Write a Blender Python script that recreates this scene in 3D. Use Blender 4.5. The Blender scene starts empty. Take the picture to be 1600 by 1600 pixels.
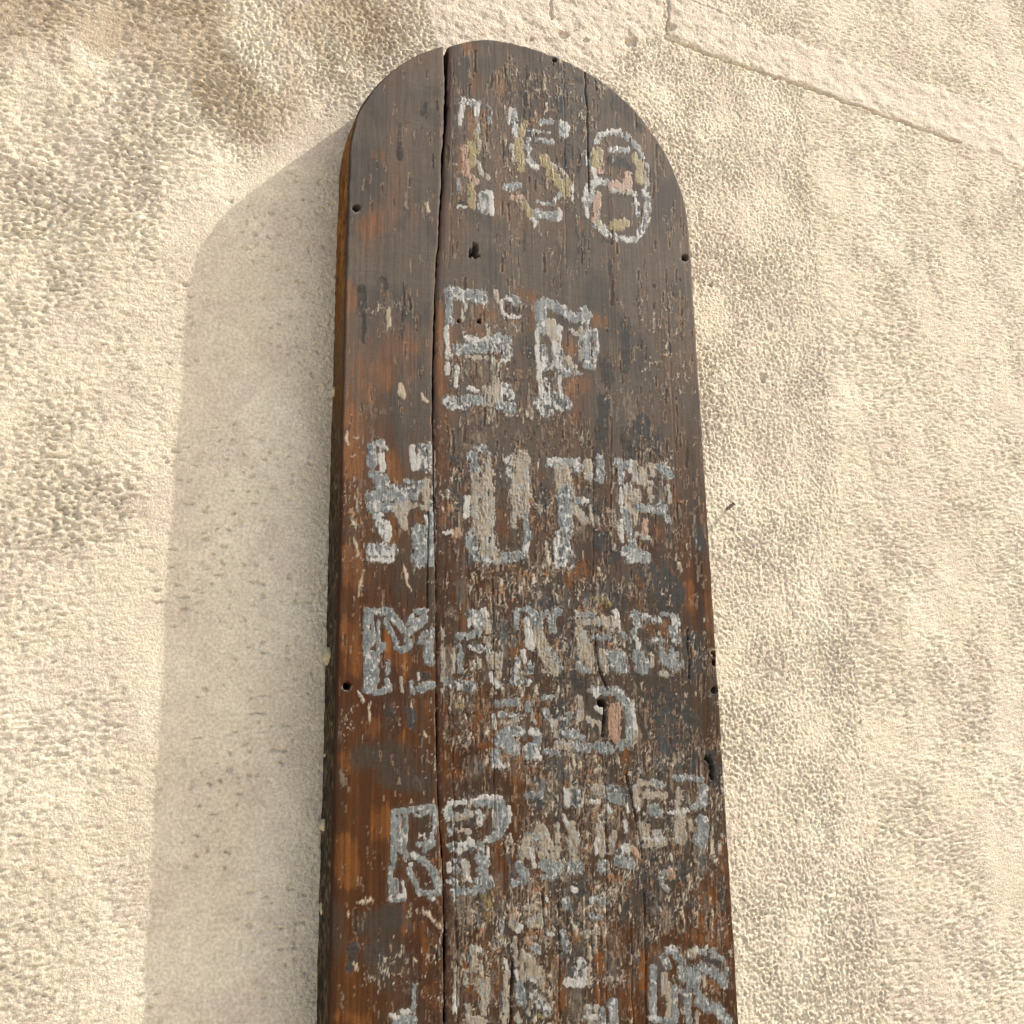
import bpy, math
import numpy as np

# ------------------------------------------------------------------ camera, light, exposure
scene = bpy.context.scene
Z0 = 2.09                     # height of the centre of the sign's round head above the ground
COL = scene.collection

F_PX = 1600.0
PIT, YAW, ROL = 0.236416, 0.375331, -0.0171726
CAM = np.array([-0.3913, -0.924318, -0.585962])          # relative to the centre of the head
_cp, _sp, _cy, _sy, _cr, _sr = (math.cos(PIT), math.sin(PIT), math.cos(YAW), math.sin(YAW),
                                math.cos(ROL), math.sin(ROL))
FWD = np.array([_sy * _cp, _cy * _cp, _sp])
_r = np.array([_cy, -_sy, 0.0])
_u = np.cross(_r, FWD)
RGT = _cr * _r + _sr * _u
UPV = -_sr * _r + _cr * _u

cam_data = bpy.data.cameras.new("camera")
cam = bpy.data.objects.new("camera", cam_data)
COL.objects.link(cam)
cam_data.sensor_fit = 'HORIZONTAL'
cam_data.sensor_width = 36.0
cam_data.lens = 36.0 * F_PX / 1600.0
cam_data.clip_start = 0.02
cam_data.clip_end = 400.0
from mathutils import Matrix, Vector
M = Matrix(((RGT[0], UPV[0], -FWD[0], CAM[0]), (RGT[1], UPV[1], -FWD[1], CAM[1]),
            (RGT[2], UPV[2], -FWD[2], CAM[2] + Z0), (0, 0, 0, 1)))
cam.matrix_world = M
scene.camera = cam

GRAZE = math.radians(13.0)    # the sun rakes along the wall from the upper right
SUN = Vector((math.cos(GRAZE) * 0.684, -math.sin(GRAZE), math.cos(GRAZE) * 0.729))
sun_data = bpy.data.lights.new("sun", 'SUN')
sun_data.energy = 3.2
sun_data.angle = math.radians(0.4)
sun_data.color = (1.0, 0.955, 0.86)
sun = bpy.data.objects.new("sun", sun_data)
COL.objects.link(sun)
sun.rotation_euler = SUN.to_track_quat('Z', 'Y').to_euler()
sun.location = (3, -2, 6)

world = bpy.data.worlds.new("World")
scene.world = world
world.use_nodes = True
wn = world.node_tree
sky = wn.nodes.new('ShaderNodeTexSky')
sky.sky_type = 'NISHITA'
sky.sun_disc = False
sky.sun_elevation = math.asin(SUN.z)
sky.sun_rotation = math.atan2(SUN.x, SUN.y)
sky.dust_density = 4.0
sky.ozone_density = 0.3
bg = wn.nodes['Background']
bg.inputs['Strength'].default_value = 0.15
wn.links.new(sky.outputs[0], bg.inputs[0])

vs = scene.view_settings
vs.view_transform = 'Standard'
vs.look = 'None'
vs.exposure = 1.40
vs.gamma = 1.0

# ------------------------------------------------------------------ numeric helpers
f32 = np.float32


def hash2(i, j, s):
    h = (i.astype(np.int64) * 374761393 + j.astype(np.int64) * 668265263 + s * 1274126177) & 0xFFFFFFFF
    h = ((h ^ (h >> 13)) * 1274126177) & 0xFFFFFFFF
    h = ((h ^ (h >> 15)) * 2246822519) & 0xFFFFFFFF
    return ((h ^ (h >> 16)) & 0xFFFFFF).astype(f32) / f32(0xFFFFFF)


def vnoise(x, y, s):
    x = np.asarray(x, f32); y = np.asarray(y, f32)
    i = np.floor(x); j = np.floor(y)
    fx = x - i; fy = y - j
    i = i.astype(np.int32); j = j.astype(np.int32)
    fx = fx * fx * fx * (fx * (fx * 6 - 15) + 10); fy = fy * fy * fy * (fy * (fy * 6 - 15) + 10)
    a = hash2(i, j, s); b = hash2(i + 1, j, s); c = hash2(i, j + 1, s); d = hash2(i + 1, j + 1, s)
    return (a + (b - a) * fx) * (1 - fy) + (c + (d - c) * fx) * fy


def gnoise(x, y, s):
    """gradient noise, about -0.7 .. 0.7"""
    x = np.asarray(x, f32); y = np.asarray(y, f32)
    i = np.floor(x); j = np.floor(y)
    fx = x - i; fy = y - j
    i = i.astype(np.int32); j = j.astype(np.int32)
    u = fx * fx * fx * (fx * (fx * 6 - 15) + 10); v = fy * fy * fy * (fy * (fy * 6 - 15) + 10)

    def g(di, dj):
        t = hash2(i + di, j + dj, s) * f32(6.2831853)
        return np.cos(t) * (fx - di) + np.sin(t) * (fy - dj)
    a = g(0, 0); b = g(1, 0); c = g(0, 1); d = g(1, 1)
    return (a + (b - a) * u) * (1 - v) + (c + (d - c) * u) * v


def fbm(x, y, s, o=4, gain=0.5):
    """0..1, mean .5"""
    t = 0; a = 1.0; n = 0
    for k in range(o):
        t = t + a * vnoise(x * 2 ** k + 17.3 * k, y * 2 ** k + 9.1 * k, s + k * 31)
        n += a; a *= gain
    return t / n


def cells(x, y, s):
    """chips: one value per brick-like cell, long along the grain"""
    i = np.floor(x)
    y = y + hash2(i.astype(np.int32), np.full(i.shape, s, np.int32), s + 5) * 7.0
    return hash2(i.astype(np.int32), np.floor(y).astype(np.int32), s)


def sand(x, y, s):
    """separate rounded grains: (dome height 0..1, random value of the nearest grain)"""
    i0 = np.floor(x).astype(np.int32); j0 = np.floor(y).astype(np.int32)
    best = np.full(x.shape, 9.0, f32); val = np.zeros(x.shape, f32)
    for di in (-1, 0, 1):
        for dj in (-1, 0, 1):
            i = i0 + di; j = j0 + dj
            d = (x - i - hash2(i, j, s)) ** 2 + (y - j - hash2(i, j, s + 1)) ** 2
            r = hash2(i, j, s + 2)
            d = (d / (.30 + .75 * r)).astype(f32)
            m = d < best
            best = np.where(m, d, best); val = np.where(m, r, val)
    return np.sqrt(np.clip(1 - best, 0, 1)), val


def sst(a, b, x):
    t = np.clip((x - a) / (b - a), 0, 1)
    return t * t * (3 - 2 * t)


def lin(c):
    c = np.asarray(c, f32) / 255.0
    return np.where(c <= 0.04045, c / 12.92, ((c + 0.055) / 1.055) ** 2.4).astype(f32)


def proj(x, z, y=0.0):
    """board metres -> photograph pixels (where a digitised mark lies on the board)"""
    dx = x - CAM[0]; dy = y - CAM[1]; dz = z - CAM[2]
    w = dx * FWD[0] + dy * FWD[1] + dz * FWD[2]
    u = 800 + F_PX * (dx * RGT[0] + dy * RGT[1] + dz * RGT[2]) / w
    v = 800 - F_PX * (dx * UPV[0] + dy * UPV[1] + dz * UPV[2]) / w
    return u.astype(f32), v.astype(f32)


def unproj(u, v, y=0.0):
    d = (u - 800) * RGT + (800 - v) * UPV + F_PX * FWD
    t = (y - CAM[1]) / d[1]
    p = CAM + d * t
    return p[0], p[2]


def mix(a, b, t):
    return a + (b - a) * t[..., None]


def seg_dist(U, V, a, b):
    ax, ay = a; bx, by = b
    dx, dy = bx - ax, by - ay
    L = dx * dx + dy * dy
    if L < 1e-9:
        return np.hypot(U - ax, V - ay)
    t = np.clip(((U - ax) * dx + (V - ay) * dy) / L, 0, 1)
    return np.hypot(U - ax - t * dx, V - ay - t * dy)


# ------------------------------------------------------------------ object helpers
def link(name, me, mat=None, parent=None):
    o = bpy.data.objects.new(name, me)
    COL.objects.link(o)
    if mat is not None:
        me.materials.append(mat)
    if parent is not None:
        o.parent = parent
    return o


def tag(o, label=None, cat=None, group=None, kind=None):
    if label: o['label'] = label
    if cat: o['category'] = cat
    if group: o['group'] = group
    if kind: o['kind'] = kind
    return o


def empty(name, loc):
    o = bpy.data.objects.new(name, None)
    o.empty_display_size = 0.1
    COL.objects.link(o)
    o.location = loc
    return o


def mesh_from(name, verts, faces, color=None, smooth=True, extra=None):
    """verts (n,3), faces (m,4) ints"""
    me = bpy.data.meshes.new(name)
    verts = np.ascontiguousarray(verts, f32); faces = np.ascontiguousarray(faces, np.int32)
    n, m, k = len(verts), len(faces), faces.shape[1]
    me.vertices.add(n); me.vertices.foreach_set('co', verts.ravel())
    me.loops.add(m * k); me.loops.foreach_set('vertex_index', faces.ravel())
    me.polygons.add(m)
    me.polygons.foreach_set('loop_start', np.arange(0, m * k, k, dtype=np.int32))
    me.polygons.foreach_set('use_smooth', np.full(m, smooth, dtype=bool))
    me.update(calc_edges=True)
    if color is not None:
        a = me.color_attributes.new('pigment', 'FLOAT_COLOR', 'POINT')
        c = np.ones((n, 4), f32); c[:, :3] = color
        a.data.foreach_set('color', c.ravel())
    for nm, arr in (extra or {}).items():
        a = me.attributes.new(nm, 'FLOAT', 'POINT')
        a.data.foreach_set('value', np.ascontiguousarray(arr, f32).ravel())
    me.validate()
    return me


def grid_faces(nr, nc, flip=False):
    i = np.arange(nr * nc).reshape(nr, nc)
    a, b, c, d = i[:-1, :-1], i[:-1, 1:], i[1:, 1:], i[1:, :-1]
    q = np.stack([a, b, c, d] if not flip else [a, d, c, b], -1)
    return q.reshape(-1, 4)


# ------------------------------------------------------------------ materials
def nodes_of(m):
    m.use_nodes = True
    nt = m.node_tree
    return nt, nt.nodes['Principled BSDF'], nt.nodes, nt.links


def noise_node(nt, scale3, detail=4.0, rough=0.55, dist=0.0):
    tc = nt.nodes.new('ShaderNodeTexCoord')
    mp = nt.nodes.new('ShaderNodeMapping')
    mp.inputs['Scale'].default_value = scale3
    n = nt.nodes.new('ShaderNodeTexNoise')
    n.inputs['Scale'].default_value = 1.0
    n.inputs['Detail'].default_value = detail
    n.inputs['Roughness'].default_value = rough
    n.inputs['Distortion'].default_value = dist
    nt.links.new(tc.outputs['Object'], mp.inputs['Vector'])
    nt.links.new(mp.outputs[0], n.inputs['Vector'])
    return n.outputs['Fac']


def ramp(nt, fac, p0, c0, p1, c1):
    r = nt.nodes.new('ShaderNodeValToRGB')
    r.color_ramp.elements[0].position = p0; r.color_ramp.elements[0].color = (*c0, 1)
    r.color_ramp.elements[1].position = p1; r.color_ramp.elements[1].color = (*c1, 1)
    nt.links.new(fac, r.inputs[0])
    return r.outputs[0]


def mul(nt, a, b, fac=1.0):
    x = nt.nodes.new('ShaderNodeMix'); x.data_type = 'RGBA'; x.blend_type = 'MULTIPLY'
    x.inputs[0].default_value = fac
    nt.links.new(a, x.inputs[6]); nt.links.new(b, x.inputs[7])
    return x.outputs[2]


def attr(nt, name, color=True):
    a = nt.nodes.new('ShaderNodeAttribute'); a.attribute_name = name
    return a.outputs['Color'] if color else a.outputs['Fac']


def pigment_material(name, grains, rough, bump=None, rough_attr=None, spec=0.5):
    """colour from the painted pigment attribute, broken up by fine procedural noise"""
    m = bpy.data.materials.new(name)
    nt, b, N, L = nodes_of(m)
    c = attr(nt, 'pigment')
    for sc, lo, hi, det in grains:
        n = noise_node(nt, sc, det)
        c = mul(nt, c, ramp(nt, n, 0.30, (lo,) * 3, 0.70, (hi,) * 3))
    L.new(c, b.inputs['Base Color'])
    if rough_attr:
        L.new(attr(nt, rough_attr, False), b.inputs['Roughness'])
    else:
        b.inputs['Roughness'].default_value = rough
    b.inputs['Specular IOR Level'].default_value = spec
    prev = None
    for sc, dist, strength in (bump or ()):
        bn = N.new('ShaderNodeBump')
        bn.inputs['Distance'].default_value = dist
        bn.inputs['Strength'].default_value = strength
        L.new(noise_node(nt, sc, 5.0, 0.6), bn.inputs['Height'])
        if prev is not None:
            L.new(prev, bn.inputs['Normal'])
        prev = bn.outputs[0]
    if prev is not None:
        L.new(prev, b.inputs['Normal'])
    return m


MAT_WOOD = pigment_material('weathered_wood', [((1100, 400, 60), 0.84, 1.16, 4), ((160, 200, 1000), 0.86, 1.13, 3)],
                            0.5, [((1300, 300, 90), 0.0003, 0.4), ((300, 200, 1100), 0.0003, 0.4)], 'rough', 0.09)
MAT_PAINT = pigment_material('flaking_paint', [((600, 400, 400), 0.78, 1.20, 4)],
                             0.6, [((900, 300, 500), 0.0004, 0.5)], None, 0.35)
MAT_PLASTER = pigment_material('limewashed_plaster', [((330, 330, 330), 0.74, 1.16, 5), ((60, 60, 60), 0.92, 1.07, 3)],
                               0.9, [((430, 430, 430), 0.0022, 1.0)], None, 0.2)

# ------------------------------------------------------------------ the marks on the board
# Each digitised stroke: 'tone width x,y x,y ...' in an enlarged tile; a tile is (origin u, origin v, enlargement)
TILE = {'A': (700, 140, 7.273), 'B': (860, 180, 7.273), 'C': (680, 430, 5.714), 'D': (560, 670, 5.714),
        'E': (830, 690, 6.4), 'F': (550, 930, 5.714), 'G': (760, 930, 5.0), 'H': (590, 1200, 6.154),
        'I': (800, 1190, 4.848), 'J': (680, 1380, 5.714), 'K': (900, 1380, 6.154), 'L': (560, 1400, 8.0),
        '1': (390, 0, 3.902), '2': (800, 0, 3.902), '3': (390, 400, 3.902), '4': (800, 400, 3.902),
        '5': (390, 800, 3.902), '6': (800, 800, 3.902), '7': (390, 1200, 3.902), '8': (800, 1200, 3.902),
        '0': (0, 0, 1.0)}

# painted letters: (tile, label, strokes); tones g slate grey, w white, c cream, m mottled, y ochre, p peach
GLYPHS = [
 ('A', 'worn first figure with a white top edge and an ochre stem', '''
  m 60 140,130 330,165|w 32 155,200 130,395|w 38 340,170 320,280|g 12 440,170 485,230 470,390|y 34 315,480 335,700
  p 70 180,660 200,900|y 60 260,620 285,860|y 60 260,1060 265,1340|p 40 170,930 320,1050|g 22 115,1020 120,1180|w 26 110,1335 200,1335
  m 46 375,1180 375,1390|m 80 430,1200 435,1370|w 28 488,1170 490,1410|c 24 330,850 380,960 470,1010|c 24 330,330 350,660'''),
 ('A', 'worn figure 5 with ochre fill and grey outline', '''
  m 70 720,240 760,390|m 70 765,400 785,510|w 20 700,220 690,380|y 60 870,380 840,500|y 90 800,590 840,890|g 38 912,575 908,800 1010,880
  w 24 905,800 950,870 1020,880|g 30 1000,560 1190,600|g 16 920,475 1150,490|g 56 1060,365 1170,365|y 100 1095,790 1180,960 1230,1040
  y 84 1335,1040 1335,1190|y 50 1230,1050 1330,1190|y 70 865,1300 925,1420|g 24 1020,1280 1100,1300 1180,1295 1280,1190
  g 84 1010,1410 1240,1450|w 22 950,1460 1000,1500 985,1560|w 20 1405,1100 1415,1250|g 60 650,1115 810,1085|w 22 1250,1350 1290,1420 1250,1470
  c 24 720,640 740,820|p 40 720,1220 840,1230|c 20 1180,840 1340,980|m 60 1290,390 1310,520|w 28 1350,390 1350,520'''),
 ('B', 'worn figure 8 with ochre fill and pale grey outline', '''
  m 44 505,320 560,235 700,190 860,250|g 40 870,270 960,340 1050,490|g 26 1080,560 1090,750 1080,880|m 60 1060,870 1100,1000 1090,1180 1020,1350
  m 44 950,900 985,1130|m 46 500,1240 600,1330 760,1400 960,1420 1020,1360|w 30 405,800 385,950 420,1140|g 66 475,810 430,1000
  m 60 450,810 560,740 660,780|y 100 535,420 520,550|y 90 1010,560 1020,740|y 34 960,440 960,550|y 110 710,1260 830,1240
  p 60 480,660 570,640|p 80 875,690 870,800|p 60 700,780 830,830|p 60 540,910 500,1190|m 26 395,440 425,560|w 36 490,610 505,710
  g 50 680,400 860,400|c 40 530,1200 600,1300|w 20 640,190 780,180|c 40 690,860 900,880'''),
 ('C', 'pale grey letter E with broken arms', '''
  g 60 115,120 125,420|m 100 140,150 250,190|g 36 300,150 430,160|g 44 290,210 440,240|w 26 425,190 440,188|w 26 425,250 440,250
  c 16 270,250 240,400|w 26 95,470 106,690|g 60 300,190 430,200|g 50 190,640 200,700|w 30 108,650 112,740|c 22 540,150 560,240|w 14 592,230 600,330|m 64 650,190 720,240
  w 18 650,375 750,375|w 36 275,560 400,590 480,570|g 90 280,650 490,650|g 80 545,560 640,580|m 90 560,620 640,690|c 16 270,735 500,740
  w 16 580,772 650,752|w 32 105,800 108,880|w 28 192,830 175,1000|m 110 120,1130 260,1150|g 76 270,1110 380,1120|w 26 300,1010 370,1030
  c 22 440,1000 440,1160|c 40 484,1010 490,1150|c 46 540,1000 540,1150|w 12 592,960 590,1120|m 70 625,1000 670,1080|g 76 575,1175 690,1190
  c 12 512,740 520,980|c 14 560,800 560,950|c 20 460,480 480,640|w 18 600,350 640,370|m 40 500,620 530,680'''),
 ('C', 'pale grey letter P beside the letter E', '''
  g 90 935,265 955,480|g 76 965,245 1050,260 1200,370 1330,390|c 76 1025,430 1060,560|w 22 1110,460 1110,620|w 22 915,490 915,760
  g 18 1300,300 1340,400 1380,520|g 18 1330,290 1390,370|c 22 1300,470 1300,760|g 66 1350,520 1350,800|g 34 1420,500 1442,640 1410,820|m 60 965,660 985,820
  m 76 1090,680 1120,840|w 34 930,790 930,940|m 60 1045,800 1200,870|g 22 1110,895 1290,880|m 40 990,940 1010,1000|w 24 942,950 950,1070
  w 16 1110,910 1116,1060|m 70 1000,1060 1110,1090|m 110 930,1150 1165,1150|m 60 955,1210 1020,1240|w 28 1062,600 1070,680|c 40 1170,740 1240,820
  c 26 1220,500 1260,520|w 20 1150,280 1160,300'''),
 ('D', 'grey letter H with a cream patch under its bar', '''
  g 66 122,150 122,310|m 60 195,130 220,170|w 52 200,240 220,360|g 66 130,400 230,450|g 80 180,470 200,540|g 90 115,600 300,600 490,600
  g 90 120,700 290,700|w 40 150,660 160,720|m 40 260,500 400,540 560,550|c 50 605,470 610,700|c 80 355,705 430,695 370,770|c 26 500,690 620,710
  m 90 175,800 250,960|w 40 255,840 270,960|m 110 130,1080 290,1090|w 28 115,1170 300,1175|w 24 306,1050 310,1130|w 36 480,170 490,350
  m 56 560,170 635,170|w 34 540,230 520,360|m 60 590,250 600,360|g 40 638,150 640,340|c 14 670,190 665,580|g 110 540,910 540,1180
  g 80 640,880 640,1190|g 44 660,700 662,1000|w 20 600,780 622,840|g 36 480,1165 670,1180|c 60 380,780 400,880|m 30 420,470 560,500'''),
 ('D', 'cream letter U with streaky stems', '''
  g 80 1010,240 1050,380|m 56 1060,180 1120,180|c 40 1165,240 1165,460|c 66 1045,420 1052,940|c 80 1120,450 1130,1130|c 36 1190,380 1190,1060
  w 40 972,620 960,780|m 46 1350,240 1340,440|c 24 1385,250 1385,880|c 110 1450,260 1440,750|c 20 1512,260 1512,740|g 46 1500,780 1512,950
  g 46 1510,980 1470,1130 1340,1180 1260,1170|g 36 1260,1130 1430,1110|m 56 1000,930 1030,1060|m 50 1020,1110 1060,1160 1190,1180|c 76 1190,1080 1235,1160
  g 50 980,980 1010,1100|c 24 800,560 795,620|p 60 860,930 900,930|w 20 770,930 820,920'''),
 ('E', 'cream letter F with a long olive grey stem', '''
  g 46 180,190 400,200|g 36 150,225 400,240|c 140 310,280 322,520|g 130 330,520 345,900|m 130 320,920 320,1190|w 24 248,980 244,1250
  m 36 392,1080 400,1250|m 40 460,190 440,300 500,260|c 84 570,220 580,350|g 66 680,170 700,370|g 24 560,375 720,375|m 56 450,580 540,600
  c 60 450,680 540,800|c 16 592,650 604,800|w 24 180,180 300,195|c 16 410,420 420,700'''),
 ('E', 'ragged letter F at the end of its word', '''
  g 76 860,215 980,250|g 46 890,280 900,410|w 20 1000,200 990,300|c 76 960,470 985,680|w 24 892,460 912,700|w 18 905,780 912,1000
  g 56 935,680 980,900 1020,1040|c 18 860,800 890,960|c 36 1040,220 1040,400|c 76 1100,290 1120,400|c 46 1150,240 1230,250|c 40 1200,270 1212,330
  g 90 1310,270 1370,330|c 26 1060,410 1210,420|c 56 1050,500 1060,600|c 40 1180,480 1200,590|c 30 1360,460 1380,600|g 70 1060,660 1300,680
  g 46 1300,620 1380,800|c 36 1040,700 1030,820|p 56 1130,800 1132,900|c 36 1060,930 1120,950 1190,985|g 100 950,1100 1140,1150|g 36 940,1190 1160,1190'''),
 ('F', 'grey outlined letter M', '''
  g 56 140,145 330,145|g 46 130,190 130,430|g 50 130,410 130,840|g 28 180,200 180,440|g 50 182,520 182,840|g 24 238,230 220,760
  g 46 270,440 262,480|g 40 300,230 395,430|g 56 340,170 465,315|g 50 400,465 440,490 520,460|g 46 485,400 520,440|g 38 530,190 510,250
  g 40 570,140 655,140|g 56 560,245 650,200|g 66 505,330 640,230|g 44 600,420 650,340|g 28 715,300 715,370|g 36 660,430 665,600
  g 46 698,390 700,605|g 70 610,830 715,800|g 28 530,780 540,880|g 44 125,845 240,870 325,840|g 36 305,760 335,820|w 14 592,690 600,750
  c 14 440,750 446,860|g 30 320,600 320,700|c 14 50,860 100,940'''),
 ('F', 'broken letter A with cream right leg', '''
  g 86 1085,170 1130,270|w 46 1175,140 1195,180|w 18 1052,215 1040,270|c 50 1200,240 1222,320|c 44 1210,400 1222,460|c 96 1245,560 1295,620
  c 40 1322,520 1312,720|w 46 1262,765 1300,800|m 56 1070,460 1195,490|g 36 960,460 965,680|c 28 1080,600 1085,640|c 26 1130,580 1126,640
  m 76 945,800 1060,820|w 30 1240,700 1262,760|c 20 805,300 815,860|g 50 960,370 1130,350|y 36 940,985 980,985|c 16 900,470 905,700|m 50 850,760 880,800'''),
 ('G', 'broken letter K with a pinkish cream leg', '''
  g 28 215,122 330,108|g 30 230,130 232,250|g 66 362,150 400,250|g 56 545,115 560,135|g 46 505,180 520,280|w 42 312,190 332,400
  c 76 395,300 430,380|c 76 430,390 465,480 540,585|g 26 500,420 585,575|w 18 352,280 360,420|w 20 283,430 290,520|m 34 240,500 222,680
  m 40 212,665 330,680|w 28 62,680 100,700|m 46 340,540 330,600|c 12 420,592 500,602|g 40 400,180 470,130'''),
 ('G', 'cream letter E with a dark split through it', '''
  w 16 700,120 722,162|g 46 740,165 815,160|c 46 725,205 820,220|c 46 725,270 742,480|c 70 890,205 990,210|w 36 1000,130 1018,160
  w 16 1030,200 1040,275|c 66 795,420 800,560|g 34 830,332 960,330|g 90 960,480 1050,480|c 56 905,460 935,575|g 66 1000,560 1068,572
  g 46 742,572 800,600|g 20 722,520 722,580|g 36 1072,310 1090,340|c 40 760,300 780,420'''),
 ('G', 'grey letter R with blotted feet', '''
  g 66 1162,155 1180,220|g 36 1150,285 1160,325|m 44 1215,170 1340,200|g 56 1460,175 1480,220|g 56 1455,265 1485,360|g 44 1300,355 1330,350
  g 28 1372,340 1372,500|w 20 1180,350 1182,420|g 100 1185,480 1235,540|c 15 1292,460 1290,560|g 100 1405,505 1475,540|g 36 1440,430 1488,470
  g 46 1185,570 1235,600|c 40 1370,620 1395,625|g 24 1380,145 1440,160'''),
 ('G', 'smeared letter A of the short middle word', '''
  w 30 125,840 140,835|g 46 85,850 240,830|g 36 95,930 240,940|w 20 60,940 72,1040|c 36 115,1000 225,985|g 76 165,1070 255,1065
  g 110 110,1130 215,1195|g 60 365,1065 398,1100 380,1250|w 24 340,1065 400,1080|g 76 70,1240 75,1310|w 22 60,1335 140,1335|w 24 310,1265 420,1272
  g 56 332,1180 340,1260|c 18 352,900 372,1000|g 40 330,850 330,900'''),
 ('G', 'smeared letter N of the short middle word', '''
  g 36 450,800 510,800|g 36 460,900 470,960|c 46 525,990 540,1090|c 60 555,1172 655,1172|g 36 460,1222 560,1232|c 50 722,810 728,960
  g 46 640,930 660,930|g 66 705,1182 795,1192|g 36 735,1120 745,1120|g 60 600,1075 690,1090|w 18 500,980 520,1010|g 30 570,960 640,1000'''),
 ('G', 'letter D round a cream and orange core', '''
  g 56 830,742 1035,752|w 34 850,745 850,785|w 36 865,875 910,905|g 64 1050,790 1110,870 1135,1000 1110,1140 1050,1185|c 18 1152,890 1166,1100
  p 84 1000,890 1000,1110|g 84 870,1182 955,1200|c 36 785,965 830,1000|w 16 1135,850 1160,1040|c 26 880,1000 905,1080'''),
 ('H', 'clear grey outlined letter R on brown wood', '''
  g 50 150,430 330,400 530,378|g 28 365,460 495,420|g 46 150,440 148,950|g 36 202,480 212,800|g 36 272,480 256,700 270,880|g 36 122,960 118,1265
  g 30 172,1080 182,1220|w 44 195,1240 255,1228|w 24 240,1100 258,1210|g 26 150,1270 250,1268|g 44 540,400 545,560|g 36 545,600 510,680
  g 56 400,735 530,720 460,785|g 64 345,840 480,925 560,1045 588,1150|g 46 302,985 350,1085 408,1205|g 46 402,1205 595,1192|w 28 325,832 360,852
  w 24 318,920 322,935|w 18 400,640 412,660|w 18 440,640 450,670|w 22 215,690 232,692|g 28 500,1242 540,1256|g 22 590,470 600,560'''),
 ('H', 'mottled letter E touching the letter P', '''
  w 42 662,410 690,342 830,332|w 36 665,410 680,500|w 38 688,590 696,600|c 70 760,470 870,445|m 30 692,560 702,640|m 80 720,760 910,762
  w 44 765,800 785,805|w 50 882,700 900,705|w 26 682,920 692,1000|c 60 842,910 856,1070|m 56 702,1085 750,1100|m 46 722,1190 740,1280
  m 46 742,965 762,1000|g 64 770,1185 990,1172|w 26 832,1000 888,1085|c 40 760,590 880,620|g 40 700,400 720,500|m 30 730,880 820,900'''),
 ('H', 'slate grey letter P with a broad bowl', '''
  w 40 905,320 1020,284 1175,284|g 66 940,335 1130,342 1195,345|g 100 1180,380 1215,500 1160,620|w 24 1260,370 1270,515|w 20 1112,400 1122,560
  w 40 970,500 990,535|m 64 965,440 1000,470|g 66 1050,690 1155,668|m 56 985,720 1000,800|g 84 970,870 1035,915|g 96 1000,985 1018,1075
  w 24 1084,1040 1100,1135|g 76 965,1090 1080,1115|w 16 1060,780 1050,880|c 18 1270,640 1275,690|w 18 1020,700 1060,680'''),
 ('I', 'faded letter A with grey feet', '''
  g 46 115,252 215,255|c 90 215,520 260,640|c 26 342,490 350,700|g 96 250,785 335,800|g 36 235,885 335,872|g 50 115,565 185,572|c 70 120,600 90,700
  g 60 50,780 90,850|g 46 10,920 90,900|w 22 140,660 162,800|w 16 120,640 150,660|c 40 220,700 320,720'''),
 ('I', 'faded letter I between broken letters', '''
  w 40 412,225 420,325|m 56 482,230 490,320|c 60 445,480 485,590|w 14 392,410 412,470|g 90 450,785 500,800|g 28 455,842 520,835|c 30 430,600 480,740'''),
 ('I', 'pinkish cream letter R with white flecks', '''
  c 60 630,195 690,220|w 28 602,300 650,312|m 70 765,210 840,260|g 70 745,270 815,290|w 20 870,330 876,380|c 52 655,490 690,690|c 30 772,540 740,680
  w 24 640,590 640,690|g 70 690,780 682,815|m 56 810,690 870,650|g 70 800,755 895,768|w 36 862,640 872,660|w 18 852,460 862,530|p 40 915,660 940,700
  w 18 710,330 745,385|c 24 590,180 620,240'''),
 ('I', 'pinkish grey letter E leaning up to the right', '''
  c 50 970,165 1125,172|c 44 946,200 950,330|c 60 1020,250 1140,255|g 90 1070,365 1090,375|c 56 1002,490 1010,590|c 70 1100,550 1135,600
  c 40 990,642 1145,618|c 28 962,470 962,620|w 14 990,586 1110,588|w 22 945,345 950,360|g 30 1080,160 1140,180'''),
 ('I', 'letter R near the right edge with cream stem', '''
  c 42 1272,225 1260,330|c 80 1272,390 1278,585|w 14 1182,386 1340,370|g 46 1245,122 1435,132|g 64 1452,205 1440,295|g 56 1385,345 1440,315
  g 80 1442,450 1450,555|g 56 1385,575 1440,635|c 26 1352,450 1352,515|g 20 1200,840 1180,850'''),
 ('I', 'thin loop mark below its word', 'g 28 1190,815 1135,835 1122,890 1180,980|p 36 1190,835 1210,875'),
 ('J', 'cream letter O with an orange spot', '''
  c 90 855,350 945,340|c 46 685,290 702,380|w 40 740,420 758,385|c 40 692,495 722,715|m 66 880,565 915,600|c 90 840,670 870,830|c 52 765,610 790,860
  w 22 622,680 648,775|c 50 640,810 622,1245|w 24 722,790 732,850|g 80 745,910 765,1050|c 40 940,750 940,930|p 60 815,505 835,525
  c 40 800,210 900,230|m 80 880,1000 1000,1150|g 16 590,300 590,460|w 18 860,860 890,880|y 30 935,1180 960,1190|c 30 720,1170 750,1240'''),
 ('J', 'broken letter F under the word above it', '''
  m 56 1135,440 1170,590|m 66 1305,690 1335,870|w 70 1185,885 1300,892|c 26 1380,570 1372,890|g 56 1172,145 1162,215|g 50 1425,145 1525,168
  g 44 1385,292 1465,308|w 40 1232,50 1245,60|c 26 1345,438 1440,432|w 24 1390,140 1395,170|m 40 1250,760 1260,840|w 20 1005,450 1040,455|w 24 990,130 1000,160'''),
 ('J', 'pale grey letter cut by the lower edge of view', '''
  g 56 1362,1115 1398,1250|c 26 1432,1100 1440,1260|g 80 1575,1060 1590,1260|g 50 1482,1130 1490,1260|w 30 1340,1190 1420,1200|c 24 1350,1100 1370,1240'''),
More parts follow.
